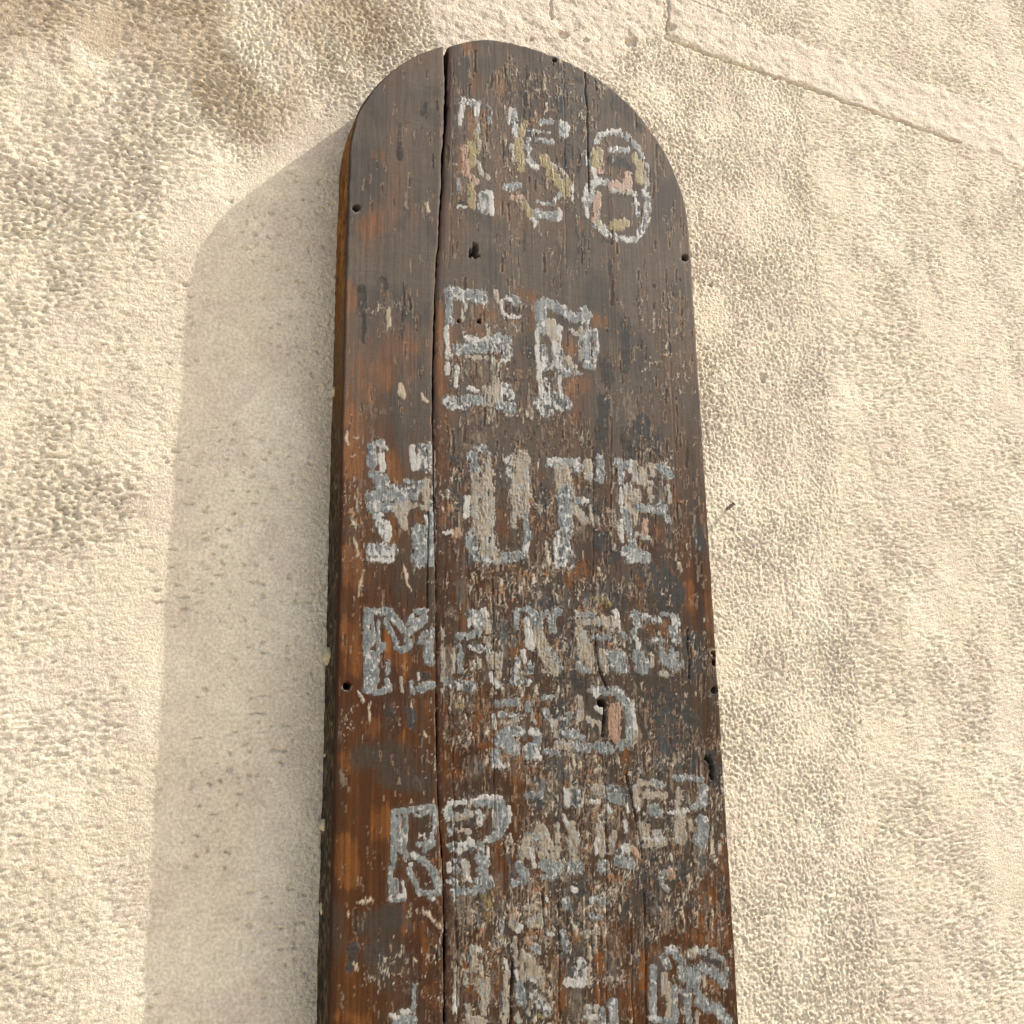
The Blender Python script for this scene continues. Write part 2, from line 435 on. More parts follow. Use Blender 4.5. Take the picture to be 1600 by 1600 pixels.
 ('J', 'tall cream streak of paint at the lower left of the word', '''
  c 26 182,750 182,1130|c 60 405,860 435,1140|c 22 410,740 415,860|c 26 460,850 462,1060|c 50 342,565 342,765|w 30 385,590 395,600|c 46 295,1095 308,1155
  c 70 290,1210 430,1240|w 22 170,1000 180,1150|c 20 270,820 275,900|c 22 255,780 290,790'''),
 ('K', 'grey letter A at the lower right', '''
  g 64 742,805 742,1290|m 66 870,645 950,645|m 66 842,710 878,800|g 56 965,705 1025,760|g 64 1012,825 1020,915|c 44 850,880 840,1060
  c 32 890,965 886,1290|g 46 942,1005 960,1280|g 56 1072,1085 1072,1200 1090,1345|g 56 735,1310 955,1330|g 44 1005,1045 1060,1055|w 24 1040,1080 1090,1070|w 30 720,1290 760,1280'''),
 ('K', 'grey letter C beside the right edge', '''
  c 50 1142,655 1132,700|g 64 1092,835 1092,1000|g 60 1152,810 1168,1050|g 36 1185,672 1320,650|g 44 1330,690 1420,735|g 84 1215,805 1290,840 1375,895 1435,970
  g 36 1450,835 1440,900|c 26 1222,905 1226,980|g 100 1195,1130 1275,1195|g 90 1335,1180 1380,1235 1465,1340|c 14 1162,1240 1162,1350|w 16 1075,670 1085,700
  w 16 1155,625 1160,660|w 14 1255,600 1258,630'''),
 ('7', 'low grey paint smear by the lower left corner', '''
  g 70 900,1540 985,1545|w 24 862,1505 900,1520|w 22 930,1485 970,1482|g 20 1002,1325 1000,1550'''),
]

# marks that belong to the planks themselves: d dark old paint, C thin cream-grey residue, o bright bare wood, f film, s small pale flecks
MARKS = '''A d 46 430,620 405,900|A d 40 120,1285 195,1285|A d 80 650,600 655,760|A d 120 1300,40 1295,230|A d 80 1330,690 1338,890|A d 46 865,20 910,165
A d 24 1042,100 1050,230|A d 30 652,0 660,120|A d 30 740,170 745,250|A d 40 1410,195 1410,250|A d 30 640,170 650,230|A d 40 1300,480 1310,540|A d 34 720,420 720,510
A o 80 250,300 300,500|A o 60 180,700 150,880|A o 40 380,280 390,400|A o 50 1030,290 1040,400|A o 60 870,1480 890,1600|B d 150 700,530 860,570|B d 90 1020,100 1020,160
B d 60 330,460 320,620|B d 40 170,430 170,600|B o 60 540,920 520,1180|B o 30 350,1230 370,1290|B d 40 310,1250 330,1400|B d 30 380,1330 390,1560|B d 30 590,1400 700,1480
B d 26 640,1510 650,1580|B C 20 90,1240 100,1500|B C 30 420,560 440,760
C o 60 40,300 60,800|C o 60 50,850 60,1060|C o 120 780,160 880,200|C o 70 860,220 850,470|C o 110 420,330 480,360|C o 100 330,480 420,520|C o 90 1420,400 1500,410
C o 150 1200,1000 1330,960|C o 60 120,520 160,620|C o 100 1170,640 1230,660|C d 120 672,290 680,350|C d 110 840,690 840,710|C C 150 320,830 520,880|C C 100 650,420 720,520
C d 80 140,790 160,880|C d 90 145,950 200,1010|C d 60 215,640 215,700|C C 90 320,1260 480,1300|C C 60 1100,1240 1130,1330
4 d 66 690,400 690,690|4 d 90 560,880 545,1150|4 d 120 790,1020 830,1180|4 d 90 570,650 590,750|4 d 60 890,1080 900,1230|4 d 90 700,1060 720,1220|4 C 80 700,900 720,960
4 d 24 770,200 775,360|4 d 20 955,420 965,580|4 d 24 590,30 605,140|4 d 20 680,320 690,400
D d 110 870,570 900,700|D d 110 870,280 900,450|D o 80 300,220 330,460|D o 60 310,780 320,1000|D o 60 500,790 560,850|D o 60 1280,750 1300,960|D o 80 760,720 760,820
D d 70 830,800 880,860|D C 60 930,130 1000,160|D C 110 1040,60 1120,110|D d 60 125,170 125,300|D C 40 860,160 900,260|D o 50 780,300 820,330|D C 70 1420,60 1480,120
E d 120 650,620 700,1000|E d 90 640,90 650,150|E d 200 1040,60 1160,120|E o 50 1400,430 1430,640|E C 60 1470,720 1480,760|E o 60 1200,840 1270,900|E d 90 1390,860 1390,980
E C 120 470,860 520,960|E d 46 430,440 450,520|E o 60 300,1310 380,1330|E o 60 510,1300 600,1320|E d 150 110,500 120,700|E d 26 520,400 530,560|E C 20 790,140 790,560
F o 100 440,560 480,700|F o 70 300,350 340,430|F o 40 985,60 1005,260|F d 60 610,720 700,730|F d 100 1400,250 1450,280|F C 110 850,500 870,700|F d 60 950,350 1010,360
F C 60 850,150 940,180|F d 60 1490,250 1520,300|F C 120 1050,900 1080,1000|F o 60 1160,900 1180,1010|F o 80 680,960 700,1029|F C 40 520,940 560,1000
G d 40 330,170 330,200|G d 120 180,230 210,250|G o 60 1210,90 1215,50|G o 110 1280,250 1380,260|G d 90 1270,390 1330,400|G o 70 220,400 250,460|G d 160 570,350 650,480
G d 150 420,60 520,80|G d 140 580,640 700,680|G d 130 560,870 600,1010|G o 50 400,930 400,1000|G o 70 30,1000 40,1200|G o 140 200,1380 260,1360|G o 90 1070,1300 1090,1240
G o 60 1340,480 1330,600|G d 120 1280,900 1400,950|G C 90 1380,1000 1440,1100|G d 120 500,1330 640,1380|G d 110 1300,1290 1400,1340|G d 60 840,1030 860,1090|G o 60 770,1270 860,1290
G y 40 800,30 830,30|G y 50 920,40 940,60|G C 50 840,650 880,690|G d 60 1140,360 1140,440|G d 40 1580,330 1580,420
H o 70 1180,720 1200,1160|H o 60 700,50 850,100|H o 60 1280,60 1400,110|H C 90 370,120 370,160|H d 160 1500,180 1540,340|H d 30 215,1110 215,1200|H d 90 880,460 900,520
H o 40 620,500 620,1000|H d 120 820,1270 900,1360|H y 70 1040,1290 1060,1460|H d 70 1200,1320 1220,1460|H C 110 1360,1390 1420,1440|H o 60 240,620 250,560
I o 150 60,40 70,90|I o 40 160,680 200,900|I d 130 300,170 340,380|I d 90 900,170 890,300|I C 100 690,420 800,450|I d 120 1180,400 1190,560|I d 150 1060,720 1240,780
I o 50 1340,260 1370,320|I o 50 870,850 900,880|I d 200 1000,880 1080,1000|I C 90 100,420 130,480|I d 120 470,950 560,1040|I d 90 200,240 260,360|I o 60 840,60 820,130|I C 60 560,120 650,130
I d 90 1290,900 1300,800|I o 60 1570,600 1550,900|I d 60 420,640 420,740
J d 120 620,220 605,420|J d 110 600,520 640,620|J o 90 1090,690 1095,880|J o 130 1110,960 1120,1080|J o 60 1080,1100 1080,1250|J o 100 560,760 540,1000|J o 70 570,0 570,90
J C 200 270,170 300,300|J d 180 1280,400 1350,520|J d 130 1300,230 1400,330|J o 130 1500,700 1500,1000|J d 150 1230,620 1250,760|J C 140 1230,1010 1290,1200|J y 90 450,120 470,300
J d 46 690,740 700,900|J o 120 480,540 520,680|J d 50 950,200 970,330|J C 130 900,950 960,1100|J o 90 280,700 320,1000|J d 90 900,900 960,940|J y 30 1020,510 1030,540|J d 140 840,920 870,1200
K o 120 1260,300 1400,420|K o 90 1100,480 1250,560|K o 110 1280,950 1360,1020|K o 120 480,900 500,1250|K o 110 250,700 270,950|K d 150 850,240 900,350|K d 60 800,860 800,1000
K d 84 1240,730 1420,795|K C 130 750,260 880,420|K d 140 450,200 480,330|K o 80 640,700 650,1000|K C 40 640,300 640,520|K o 70 760,640 760,720|K p 50 1240,370 1260,450|K d 110 1080,150 1180,200
K d 70 1380,120 1420,200|K C 150 120,330 200,420
L f 200 250,600 330,800|L f 190 270,950 330,1100|L o 120 780,350 850,700|L o 160 20,1540 60,1560|L o 110 900,1150 950,1350|L f 120 430,250 400,420|L g 30 1010,650 1015,720
L C 80 430,1530 560,1570|L f 60 600,1180 700,1250|L C 46 690,1250 690,1560|L o 50 610,150 600,420
3 d 60 680,210 685,310|3 d 30 690,330 700,530|3 d 30 820,130 830,210|3 C 60 845,250 845,480|3 s 26 845,330 850,440|3 d 40 945,190 945,290|3 d 50 970,290 965,340|3 d 32 940,320 935,550
3 s 40 925,790 930,850|3 s 26 1055,850 1080,880|3 C 30 740,770 740,960|3 C 30 800,950 850,940|3 C 20 755,960 755,1120|3 C 40 660,1370 660,1550|3 f 60 900,880 930,1150|3 f 60 1050,930 1070,1130
3 o 90 600,200 610,300|3 o 110 800,700 830,760|3 o 80 620,950 640,1100|3 o 120 620,1200 640,1300|3 o 46 1170,400 1170,700|3 o 60 950,550 1000,560|3 o 70 870,1250 890,1330|3 s 16 590,1070 600,1150
3 s 14 640,1100 650,1105|3 s 14 625,1220 640,1225|3 o 46 720,800 730,870
1 d 34 925,760 920,960|1 d 28 1080,625 1078,715|1 d 24 1045,680 1060,690|1 C 20 1085,1190 1080,1290|1 s 18 1078,1240 1085,1290|1 o 130 720,1370 760,1360|1 o 60 790,940 800,960|1 d 14 880,1230 880,1290
1 o 50 1380,450 1375,560|1 d 12 970,745 990,748|1 o 50 1350,880 1320,1030|1 o 40 1530,480 1540,540|1 d 40 1580,440 1590,560|1 o 80 1330,290 1360,300|1 s 10 1240,1008 1262,1010|1 C 16 895,640 920,860
2 d 30 60,520 95,640|2 d 24 20,390 40,470|2 d 24 90,390 95,470|2 d 26 150,420 155,480|2 d 34 300,400 290,450|2 d 24 160,600 170,680|2 d 60 290,540 300,700|2 d 36 395,460 420,500|2 d 30 420,660 420,800
2 d 40 620,610 620,660|2 d 22 540,690 500,760|2 d 20 640,700 640,780|2 d 30 400,1400 410,1540|2 d 26 440,1440 440,1560|2 o 60 700,1080 710,1120|2 d 20 70,1400 80,1540|2 o 26 1050,1240 1055,1300
5 o 120 620,250 640,400|5 s 14 640,160 660,280|5 s 16 690,360 660,520|5 s 14 940,340 975,480|5 o 120 880,850 940,900|5 o 90 600,700 640,950|5 s 14 660,1090 690,1150|5 s 12 730,1170 730,1300
5 d 60 850,1200 850,1230|5 s 12 580,1250 585,1260|5 o 90 760,1290 740,1340|5 o 40 925,1370 925,1460|5 o 90 560,1500 580,1540|5 f 150 700,1500 900,1480|5 o 90 1400,1200 1420,1400|5 o 46 1310,340 1300,700
5 s 26 1440,1480 1440,1540|5 C 60 1240,1160 1300,1300|5 s 16 1385,1330 1390,1390|5 o 60 1540,1200 1530,1340|5 s 14 1070,1340 1070,1370|5 s 16 985,1180 990,1290|5 d 60 990,1210 985,1300
6 o 50 770,340 780,560|6 s 22 1020,320 1025,370|6 o 50 1070,450 1080,580|6 d 150 560,160 600,260|6 d 120 560,460 640,560|6 o 60 380,340 340,420|6 o 40 430,340 430,420|6 s 22 530,340 535,380|6 y 50 540,520 580,560
6 d 200 900,430 960,520|6 o 40 1180,520 1190,700|6 d 90 1130,140 1140,200|6 d 150 1100,800 1120,950|6 d 220 900,1180 1040,1300|6 d 200 950,1430 1100,1480|6 d 60 1200,1470 1220,1550|6 s 12 1060,1110 1070,1115
6 s 12 1115,1110 1120,1115|6 o 40 680,1500 690,1540|6 s 16 640,1500 650,1545|6 o 26 780,560 790,600|6 d 120 820,350 840,400
7 s 18 652,818 760,805|7 s 26 1050,860 1090,890|7 s 26 1085,890 1115,920|7 s 18 1120,925 1170,980|7 s 18 595,880 600,895|7 C 16 655,970 650,1080|7 d 60 630,1090 615,1220|7 s 26 635,1190 650,1220|7 s 16 945,1170 960,1172
7 s 18 1002,1160 1010,1175|7 C 16 930,1290 940,1360|7 C 20 560,1380 570,1460|7 s 14 1160,1070 1165,1080|7 s 10 955,900 960,920|7 o 200 560,500 600,640|7 o 120 820,300 800,380|7 f 130 880,900 700,960
7 f 180 780,1120 860,1160|7 s 12 1060,150 1070,158|7 s 12 980,205 984,210|7 o 46 540,1500 700,1540|7 C 46 1010,70 1020,90|7 C 30 560,30 580,110|7 f 130 850,60 1050,90|7 o 60 1100,1050 1080,1200
8 o 150 1200,800 1260,1050|8 d 90 1240,30 1260,130|8 d 60 1280,700 1290,850|8 s 16 900,545 905,570|8 s 16 655,830 660,865|8 s 20 710,890 720,900|8 s 18 935,790 950,800|8 s 14 1000,800 1010,850|8 s 16 1040,880 1050,1000
8 s 12 1130,890 1132,960|8 s 14 1210,780 1212,830|8 s 14 1085,700 1075,640|8 s 24 1110,510 1115,560|8 s 12 500,1060 510,1120|8 s 16 600,1130 610,1220|8 s 12 780,1050 775,1150'''

COLOR = {k: lin(v) for k, v in dict(
    g0=(92, 98, 99), g1=(168, 172, 169), w0=(188, 184, 174), w1=(226, 222, 214), c0=(142, 126, 104), c1=(200, 184, 158),
    m0=(72, 73, 73), m1=(212, 209, 202), y0=(138, 116, 62), y1=(172, 152, 90), p0=(160, 116, 86), p1=(196, 160, 130),
    d0=(56, 53, 50), d1=(84, 80, 76), db=(70, 76, 78), C0=(112, 96, 82), C1=(150, 134, 116), o0=(96, 56, 22), o1=(166, 104, 46), t0=(124, 88, 62), t1=(172, 126, 90),
    s0=(196, 168, 132), s1=(236, 222, 198), wt=(142, 106, 80), wl=(92, 54, 18), wd=(60, 36, 22), wb=(140, 88, 34),
    ft=(118, 109, 99), fl=(80, 70, 58), red=(80, 42, 22)).items()}
K_ALB = 0.30
K_WALL = 0.60                  # sunlit photograph value -> reflectance


def parse(txt, tile=None):
    out = []
    for it in txt.replace('\n', '|').split('|'):
        w = it.split()
        if not w:
            continue
        if tile is None:
            t, w = w[0], w[1:]
        else:
            t = tile
        ou, ov, s = TILE[t]
        pts = [tuple(float(q) for q in p.split(',')) for p in w[2:]]
        pts = [(ou + a / s, ov + b / s) for a, b in pts]
        out.append((w[0], float(w[1]) / s, pts))
    return out


def warp(U, V):
    """flaky outlines: jitter the lookup along and across the grain (photograph pixels)"""
    du = (vnoise(U / 3.2, V / 9, 11) - .5) * 2.6 + (vnoise(U / 9, V / 14, 12) - .5) * 4.0
    dv = (vnoise(U / 2.6, V / 7, 13) - .5) * 3.0 + (vnoise(U / 8, V / 8, 14) - .5) * 5.0
    dv = dv + (cells(U / 2.3 + .6 * vnoise(U / 9, V / 30, 15), V / 60, 16) - .5) * 7.0
    return U + du, V + dv


def stroke_field(U, V, w, pts):
    F = np.full(U.shape, -1e3, f32)
    for a, b in zip(pts[:-1], pts[1:]) if len(pts) > 1 else [(pts[0], pts[0])]:
        r = w / 2 + 14
        m = ((U > min(a[0], b[0]) - r) & (U < max(a[0], b[0]) + r) & (V > min(a[1], b[1]) - r) & (V < max(a[1], b[1]) + r))
        if not m.any():
            continue
        F[m] = np.maximum(F[m], (w / 2 - seg_dist(U[m], V[m], a, b)).astype(f32))
    return F


# ------------------------------------------------------------------ the board's surface
CRK = np.array([(.30, -.0957), (.2, -.0957), (.174, -.0957), (.128, -.0950), (.087, -.096), (.027, -.0989), (-.031, -.1023), (-.069, -.1039),
                (-.081, -.1056), (-.154, -.1086), (-.259, -.1098), (-.327, -.109), (-.415, -.107), (-.464, -.1063), (-.54, -.1061),
                (-.608, -.1048), (-.679, -.0998), (-.734, -.0985), (-.8, -.0985), (-1.3, -.0985)])[::-1]
CRW = np.array([(-1.3, .0020), (-.75, .0022), (-.68, .0020), (-.56, .0007), (-.42, .0007), (-.35, .0006), (-.26, .0014), (-.15, .0018), (-.08, .0018),
                (-.03, .0022), (.06, .0031), (.12, .0041), (.2, .0046)])
RAD = np.array([(0, -.0004), (13.7, .0009), (21.9, .0004), (43, .0008), (61, .0005), (68.8, -.0009), (81.6, -.0024), (95, -.0016), (104, .0005),
                (118, -.0003), (138, .0006), (151, .0013), (160, .0028), (166, .001), (180, -.001)])
THICK = 0.05
HOLES = [(556, 325, 5.0), (1070, 403, 5.0), (738, 398, 3.0), (542, 1072, 5.5), (1116, 1079, 5.0), (939, 1099, 6.0), (748, 502, 2.8),
         (716, 502, 2.2), (867, 91, 3.4)]
# narrow checks in the wood: (width px, depth m, points)
CHECKS = [(8.0, .030, [(741, 385), (742, 401)]), (6.5, .024, [(1107, 1184), (1110, 1196), (1112, 1214)]), (4.5, .02, [(1114, 1020), (1115, 1040)]), (3.0, .006, [(734, 390), (733, 402)]), (1.7, .003, [(913, 108), (916, 160), (918, 230), (920, 300)]), (1.6, .0008, [(955, 655), (954, 784), (952, 830)]),
          (2.4, .003, [(930, 990), (934, 1040), (941, 1060), (948, 1078)]), (3.4, .005, [(944, 1100), (942, 1150)]),
          (1.8, .003, [(669, 800), (668, 950)]), (1.8, .0025, [(1006, 1380), (1010, 1600)]), (1.8, .003, [(978, 1210), (1000, 1310), (1002, 1340)]),
          (2.2, .003, [(846, 1400), (850, 1440), (852, 1460)]), (2.4, .004, [(800, 1500), (797, 1600)]), (1.6, .002, [(872, 1400), (874, 1600)]),
          (1.3, .0005, [(708, 90), (706, 300), (700, 420)]), (1.4, .0015, [(770, 900), (772, 1300)]), (2.0, .003, [(1074, 985), (1076, 1060)]),
          (1.4, .0008, [(926, 700), (927, 900)]), (1.5, .0015, [(706, 1100), (715, 1600)]), (1.4, .0015, [(946, 1180), (948, 1600)]),
          (1.6, .002, [(985, 1440), (990, 1600)]), (1.2, .0006, [(880, 60), (884, 420)]), (1.2, .0005, [(1040, 420), (1062, 900)])]

# where the bare wood shows (+) or the dull film lies thick (-): u, v, ru, rv, amount
BIAS = [(600, 200, 90, 130, -.10), (820, 100, 200, 60, -.10), (1000, 300, 80, 150, -.16), (820, 430, 260, 40, -.30), (630, 430, 60, 50, -.14),
        (600, 350, 50, 36, .22), (600, 580, 60, 60, .14), (560, 760, 40, 160, .22), (640, 640, 40, 60, -.10), (600, 700, 70, 60, .12), (600, 920, 80, 110, .10),
        (640, 930, 50, 40, -.14), (570, 1040, 50, 90, .26), (600, 1200, 90, 90, .16), (650, 1190, 50, 30, -.2), (570, 1350, 60, 120, .30),
        (600, 1480, 50, 90, -.12), (540, 1570, 50, 50, .3), (665, 1500, 30, 100, .14), (1000, 480, 100, 60, -.14), (1050, 600, 50, 120, .02),
        (980, 650, 90, 90, -.3), (900, 600, 40, 60, .2), (760, 620, 60, 60, -.08), (780, 690, 80, 40, -.22), (900, 900, 120, 60, -.16), (1080, 800, 30, 200, .06),
        (1000, 1120, 120, 120, -.34), (880, 1050, 90, 50, -.22), (760, 1170, 50, 60, .16), (740, 920, 40, 60, .14), (830, 1215, 34, 36, .3),
        (900, 1220, 90, 50, -.28), (1060, 1330, 80, 120, -.22), (800, 1350, 20, 90, .34), (740, 1420, 50, 50, -.22), (900, 1430, 100, 60, -.22),
        (1090, 1460, 60, 60, .26), (1010, 1530, 70, 90, .26), (1130, 1540, 30, 90, .26), (950, 1530, 40, 90, .2), (760, 1540, 40, 80, .14), (700, 1300, 20, 300, .16),
        (870, 1560, 60, 60, -.24), (690, 600, 12, 180, .22), (1120, 1300, 26, 260, .12), (840, 1000, 40, 40, .1), (980, 780, 80, 60, -.06)]
# where pale flecks crowd: u, v, ru, rv, amount
FLECK = [(800, 640, 110, 130, .5), (780, 900, 90, 120, .55), (900, 940, 140, 90, .4), (880, 1200, 130, 120, .5), (760, 1130, 70, 120, .45), (860, 1450, 160, 150, .6),
         (740, 1500, 50, 110, .6), (980, 1420, 110, 110, .35), (1040, 1250, 90, 150, .3), (880, 760, 120, 60, .4), (1000, 760, 80, 110, .35), (560, 850, 30, 150, .22),
         (850, 250, 100, 120, .30), (860, 130, 90, 50, .2), (600, 500, 50, 60, .12), (1030, 560, 60, 120, .18), (1090, 1350, 50, 200, .28), (620, 1500, 60, 90, .15),
         (1120, 1230, 20, 120, .4), (950, 1000, 160, 60, .35), (700, 820, 30, 60, .2), (590, 1130, 60, 60, .2)]


def blobs(U, V, lst):
    t = np.zeros(U.shape, f32)
    for u, v, ru, rv, a in lst:
        d = ((U - u) / ru) ** 2 + ((V - v) / rv) ** 2
        t += a * np.exp(-d * 1.1)
    return t


def outline_warp(x, z):
    rho = np.hypot(x, z)
    th = np.degrees(np.arctan2(z, x))
    k = np.interp(th, RAD[:, 0], RAD[:, 1]) / 0.2
    k = np.where(z > 0, k, np.where(x > 0, -.0004, -.001) / 0.2 * np.exp(np.minimum(z, 0) / .05))
    s = 1 + k * sst(.05, .2, rho)
    return x * s, z * np.where(z > 0, s, 1)


def edge_dist(x, z):
    """distance in from the board's outline"""
    rho = np.hypot(x, z)
    return np.where(z > 0, 0.2 - rho, 0.2 - np.abs(x))


def base_height(x, z, U, V):
    """relief of the bare board towards the viewer (m), without holes"""
    h = (fbm(x / .06, z / .4, 41, 3) - .5) * .0016
    h += (fbm(x / .0022, z / .11, 42, 4, .6) - .5) * .00030
    h += (fbm(x / .012, z / .3, 43, 2) - .5) * .00035
    return h.astype(f32)


_marks = [('G', w + 6.0, p) for gt, gl, gs in GLYPHS for t, w, p in parse(gs, gt) if t in 'gcmw' and w > 3.5] + parse(MARKS)


def board(x, z, with_holes=True):
    """relief, pigment and roughness of the planks at points (x, z)"""
    U, V = proj(x, z)
    Uw, Vw = warp(U, V)
    h = base_height(x, z, U, V)
    low = sst(430, 1000, V)
    # --- wood
    streak = fbm(x / .0035, z / .22, 51, 4, .6)
    streak2 = fbm(x / .014, z / .35, 52, 3)
    wood = mix(np.broadcast_to(COLOR['wt'], x.shape + (3,)), COLOR['wl'], low)
    wood = mix(wood, COLOR['wd'], sst(.50, .80, streak2) * (.35 + .45 * low))
    wood = mix(wood, COLOR['wb'], sst(.50, .74, streak * .5 + .5 * fbm(x / .03, z / .10, 54, 4)) * .30 * low)
    wood = wood * (.80 + .40 * streak)[..., None]
    wood = mix(wood, COLOR['red'], sst(.45, .8, fbm(x / .05, z / .25, 53, 3)) * low * .6)
    # --- dull film over it
    bias = blobs(U, V, BIAS)
    n = fbm(x / .012, z / .06, 61, 5, .6)
    n2 = fbm(x / .0028, z / .03, 62, 4, .6)
    film = sst(-.05, .10, n * .55 + n2 * .45 - .5 - bias * .9 + .18 - .19 * low)
    soft = sst(-.2, .25, fbm(x / .03, z / .08, 63, 4) - .5 - bias * .9 + .12 - .14 * low)
    film = film * .55 + soft * .45
    fc = mix(np.broadcast_to(COLOR['ft'], x.shape + (3,)), COLOR['fl'], low)
    ridg = fbm(x / .016, z / .0016, 64, 3, .6)
    fc = fc * (.86 + .28 * ridg)[..., None] * (.90 + .20 * fbm(x / .004, z / .05, 65, 3))[..., None] * (.86 + .28 * fbm(x / .07, z / .12, 67, 3))[..., None]
    fc = mix(fc, COLOR['db'], sst(.52, .72, fbm(x / .04, z / .05, 66, 3)) * (.5 - .38 * low))
    col = mix(wood, fc, film * .92)
    h += film * .00015
    rough = .5 + .2 * film
    # --- marks on the planks
    bn = fbm(Uw / 3.0, Vw / 9, 71, 3)
    bh = fbm(U / 12, V / 2.2, 72, 3)
    ch = cells(Uw / 2.4, Vw / 9, 74)
    for t, w, pts in _marks:
        F = stroke_field(Uw, Vw, w, pts)
        m = F > -8
        if not m.any():
            continue
        Fm = F[m]; b = bn[m]; hh = bh[m]
        if t == 'o':
            a = sst(-6, 7, Fm + (b - .5) * 9 + (streak[m] - .5) * 16) * .75
            q = np.clip(streak[m] * 1.6 - .3, 0, 1)
            c = mix(mix(np.broadcast_to(COLOR['t0'], Fm.shape + (3,)), COLOR['t1'], q), mix(np.broadcast_to(COLOR['o0'], Fm.shape + (3,)), COLOR['o1'], q), low[m])
            dh = -.0001
        elif t == 'd':
            a = sst(-1.0, 1.0, Fm + (b - .55) * 5 + (ch[m] - .6) * 4) * .9
            c = mix(np.broadcast_to(COLOR['d0'], Fm.shape + (3,)), COLOR['d1'], np.clip(hh * 1.8 - .4, 0, 1))
            c = mix(c, COLOR['db'], sst(.45, .6, vnoise(U[m] / 40, V[m] / 40, 73)) * .5)
            rim = np.exp(-((Fm + 1.2) / 1.0) ** 2) * sst(.42, .62, b) * .55
            col[m] = mix(col[m], COLOR['p0'], rim)
            dh = .00008
        elif t == 'G':          # ghost of the letter's ground coat left in the pores
            a = sst(-3.5, 3.0, np.minimum(Fm, 2.5) + (b - .55) * 8 + (hh - .5) * 4) * .42
            c = mix(np.broadcast_to(COLOR['C0'], Fm.shape + (3,)), COLOR['g0'], np.clip(hh * 2 - .5, 0, 1))
            dh = .00005
        elif t == 'f':
            a = sst(-9, 8, Fm + (b - .5) * 10 + (streak[m] - .5) * 12) * .8
            c = fc[m]; dh = .0001
        elif t == 'C':
            a = sst(-1.5, 1.5, np.minimum(Fm, 5) + (b - .62) * 9 + (hh - .5) * 6 + (ch[m] - .55) * 9) * .85
            c = mix(np.broadcast_to(COLOR['C0'], Fm.shape + (3,)), COLOR['C1'], np.clip(b * 2 - .5, 0, 1))
            dh = .0002
        else:
            a = sst(-.6, 1.0, Fm + (b - .5) * 3)
            k0, k1 = {'s': ('s0', 's1'), 'y': ('y0', 'y1'), 'p': ('p0', 'p1'), 'g': ('g0', 'g1')}[t]
            c = mix(np.broadcast_to(COLOR[k0], Fm.shape + (3,)), COLOR[k1], b)
            dh = .0004
        col[m] = mix(col[m], c, a)
        h[m] += a * dh
        rough[m] += (.62 - rough[m]) * a * (0 if t == 'o' else 1)
    # --- crowded pale flecks and crusts
    D = np.clip(blobs(U, V, FLECK), 0, .8)
    f1 = fbm(Uw / 3.0, Vw / 15, 81, 3, .6)
    f2 = fbm(Uw / 8.0, Vw / 2.6, 82, 3, .6)
    clump = fbm(U / 26, V / 34, 83, 3)
    chip = cells(Uw / 2.6, Vw / 13, 89); chip2 = cells(Vw / 2.2, Uw / 6.5, 90)
    f1 = f1 * .62 + chip * .38 * .9; f2 = f2 * .66 + chip2 * .34 * .9
    thr = .79 - .26 * D - .46 * (clump - .5)
    crust = sst(-.05, .05, np.maximum(f1, f2 - .01) - thr + .10) * np.clip(D * 3, 0, 1)
    cc = mix(np.broadcast_to(COLOR['d0'], x.shape + (3,)), COLOR['C0'], sst(.3, .7, fbm(U / 5, V / 5, 84, 3)))
    col = mix(col, cc, crust * .75)
    h += crust * .0002
    fl = sst(-.01, .012, np.maximum(f1, f2 - .05) - thr) * sst(.02, .1, D)
    fcol = mix(np.broadcast_to(COLOR['C1'], x.shape + (3,)), COLOR['s1'], sst(.35, .75, fbm(U / 4, V / 6, 85, 3)))
    fcol = mix(fcol, COLOR['o1'], sst(.62, .8, vnoise(U / 14, V / 14, 86)) * .7)
    col = mix(col, fcol, fl * .95)
    h += fl * .00035
    # smears of old grey ground paint, drawn out along the grain
    sm = sst(.50, .60, fbm(U / 4.5, V / 46, 131, 4, .6)) * sst(.40, .60, fbm(U / 24, V / 30, 132, 3)) * np.clip(D * 2.2, 0, 1)
    sc_ = mix(np.broadcast_to(COLOR['C0'], x.shape + (3,)), COLOR['g0'], sst(.4, .6, fbm(U / 16, V / 30, 133, 3)))
    col = mix(col, sc_ * (.85 + .5 * ridg)[..., None], sm * .7)
    # short chips out of the film: dark slots with pale broken rims
    for su, sv, seed, dens in ((5.5, 26, 141, .30), (8.5, 44, 151, .26), (3.6, 15, 161, .34)):
        uu = U / su + .35 * vnoise(U / 11, V / 24, seed)
        i = np.floor(uu).astype(np.int32)
        vv = V / sv + hash2(i, i * 0, seed + 1) * 5
        j = np.floor(vv).astype(np.int32)
        r1 = hash2(i, j, seed + 2); r2 = hash2(i, j, seed + 3); r3 = hash2(i, j, seed + 4)
        dx = (uu - i - .5 - (r2 - .5) * .4) * su + (vnoise(U / 2, V / 5, seed + 5) - .5) * 1.6
        dy = np.maximum(np.abs(vv - j - .5) * sv - (.1 + .32 * r3) * sv, 0) + (vnoise(U / 2.5, V / 3, seed + 6) - .5) * 1.2
        F = (.10 + .20 * r3) * su - np.hypot(dx, dy * .7)
        p = dens * (.03 + .30 * D + (.75 + .5 * D) * sst(.50, .66, fbm(U / 42, V / 70, seed + 7, 3)) * (1 - .75 * sst(690, 670, U)))
        on = (r1 < p) * sst(3, 9, (edge_dist(x, z) * 1500).astype(f32))
        ins = sst(-.3, .6, F) * on
        rim = np.exp(-((F + .9) / .75) ** 2) * on * sst(.38, .60, fbm(U / 3, V / 6, seed + 8, 2))
        pal = (r2 > .80)
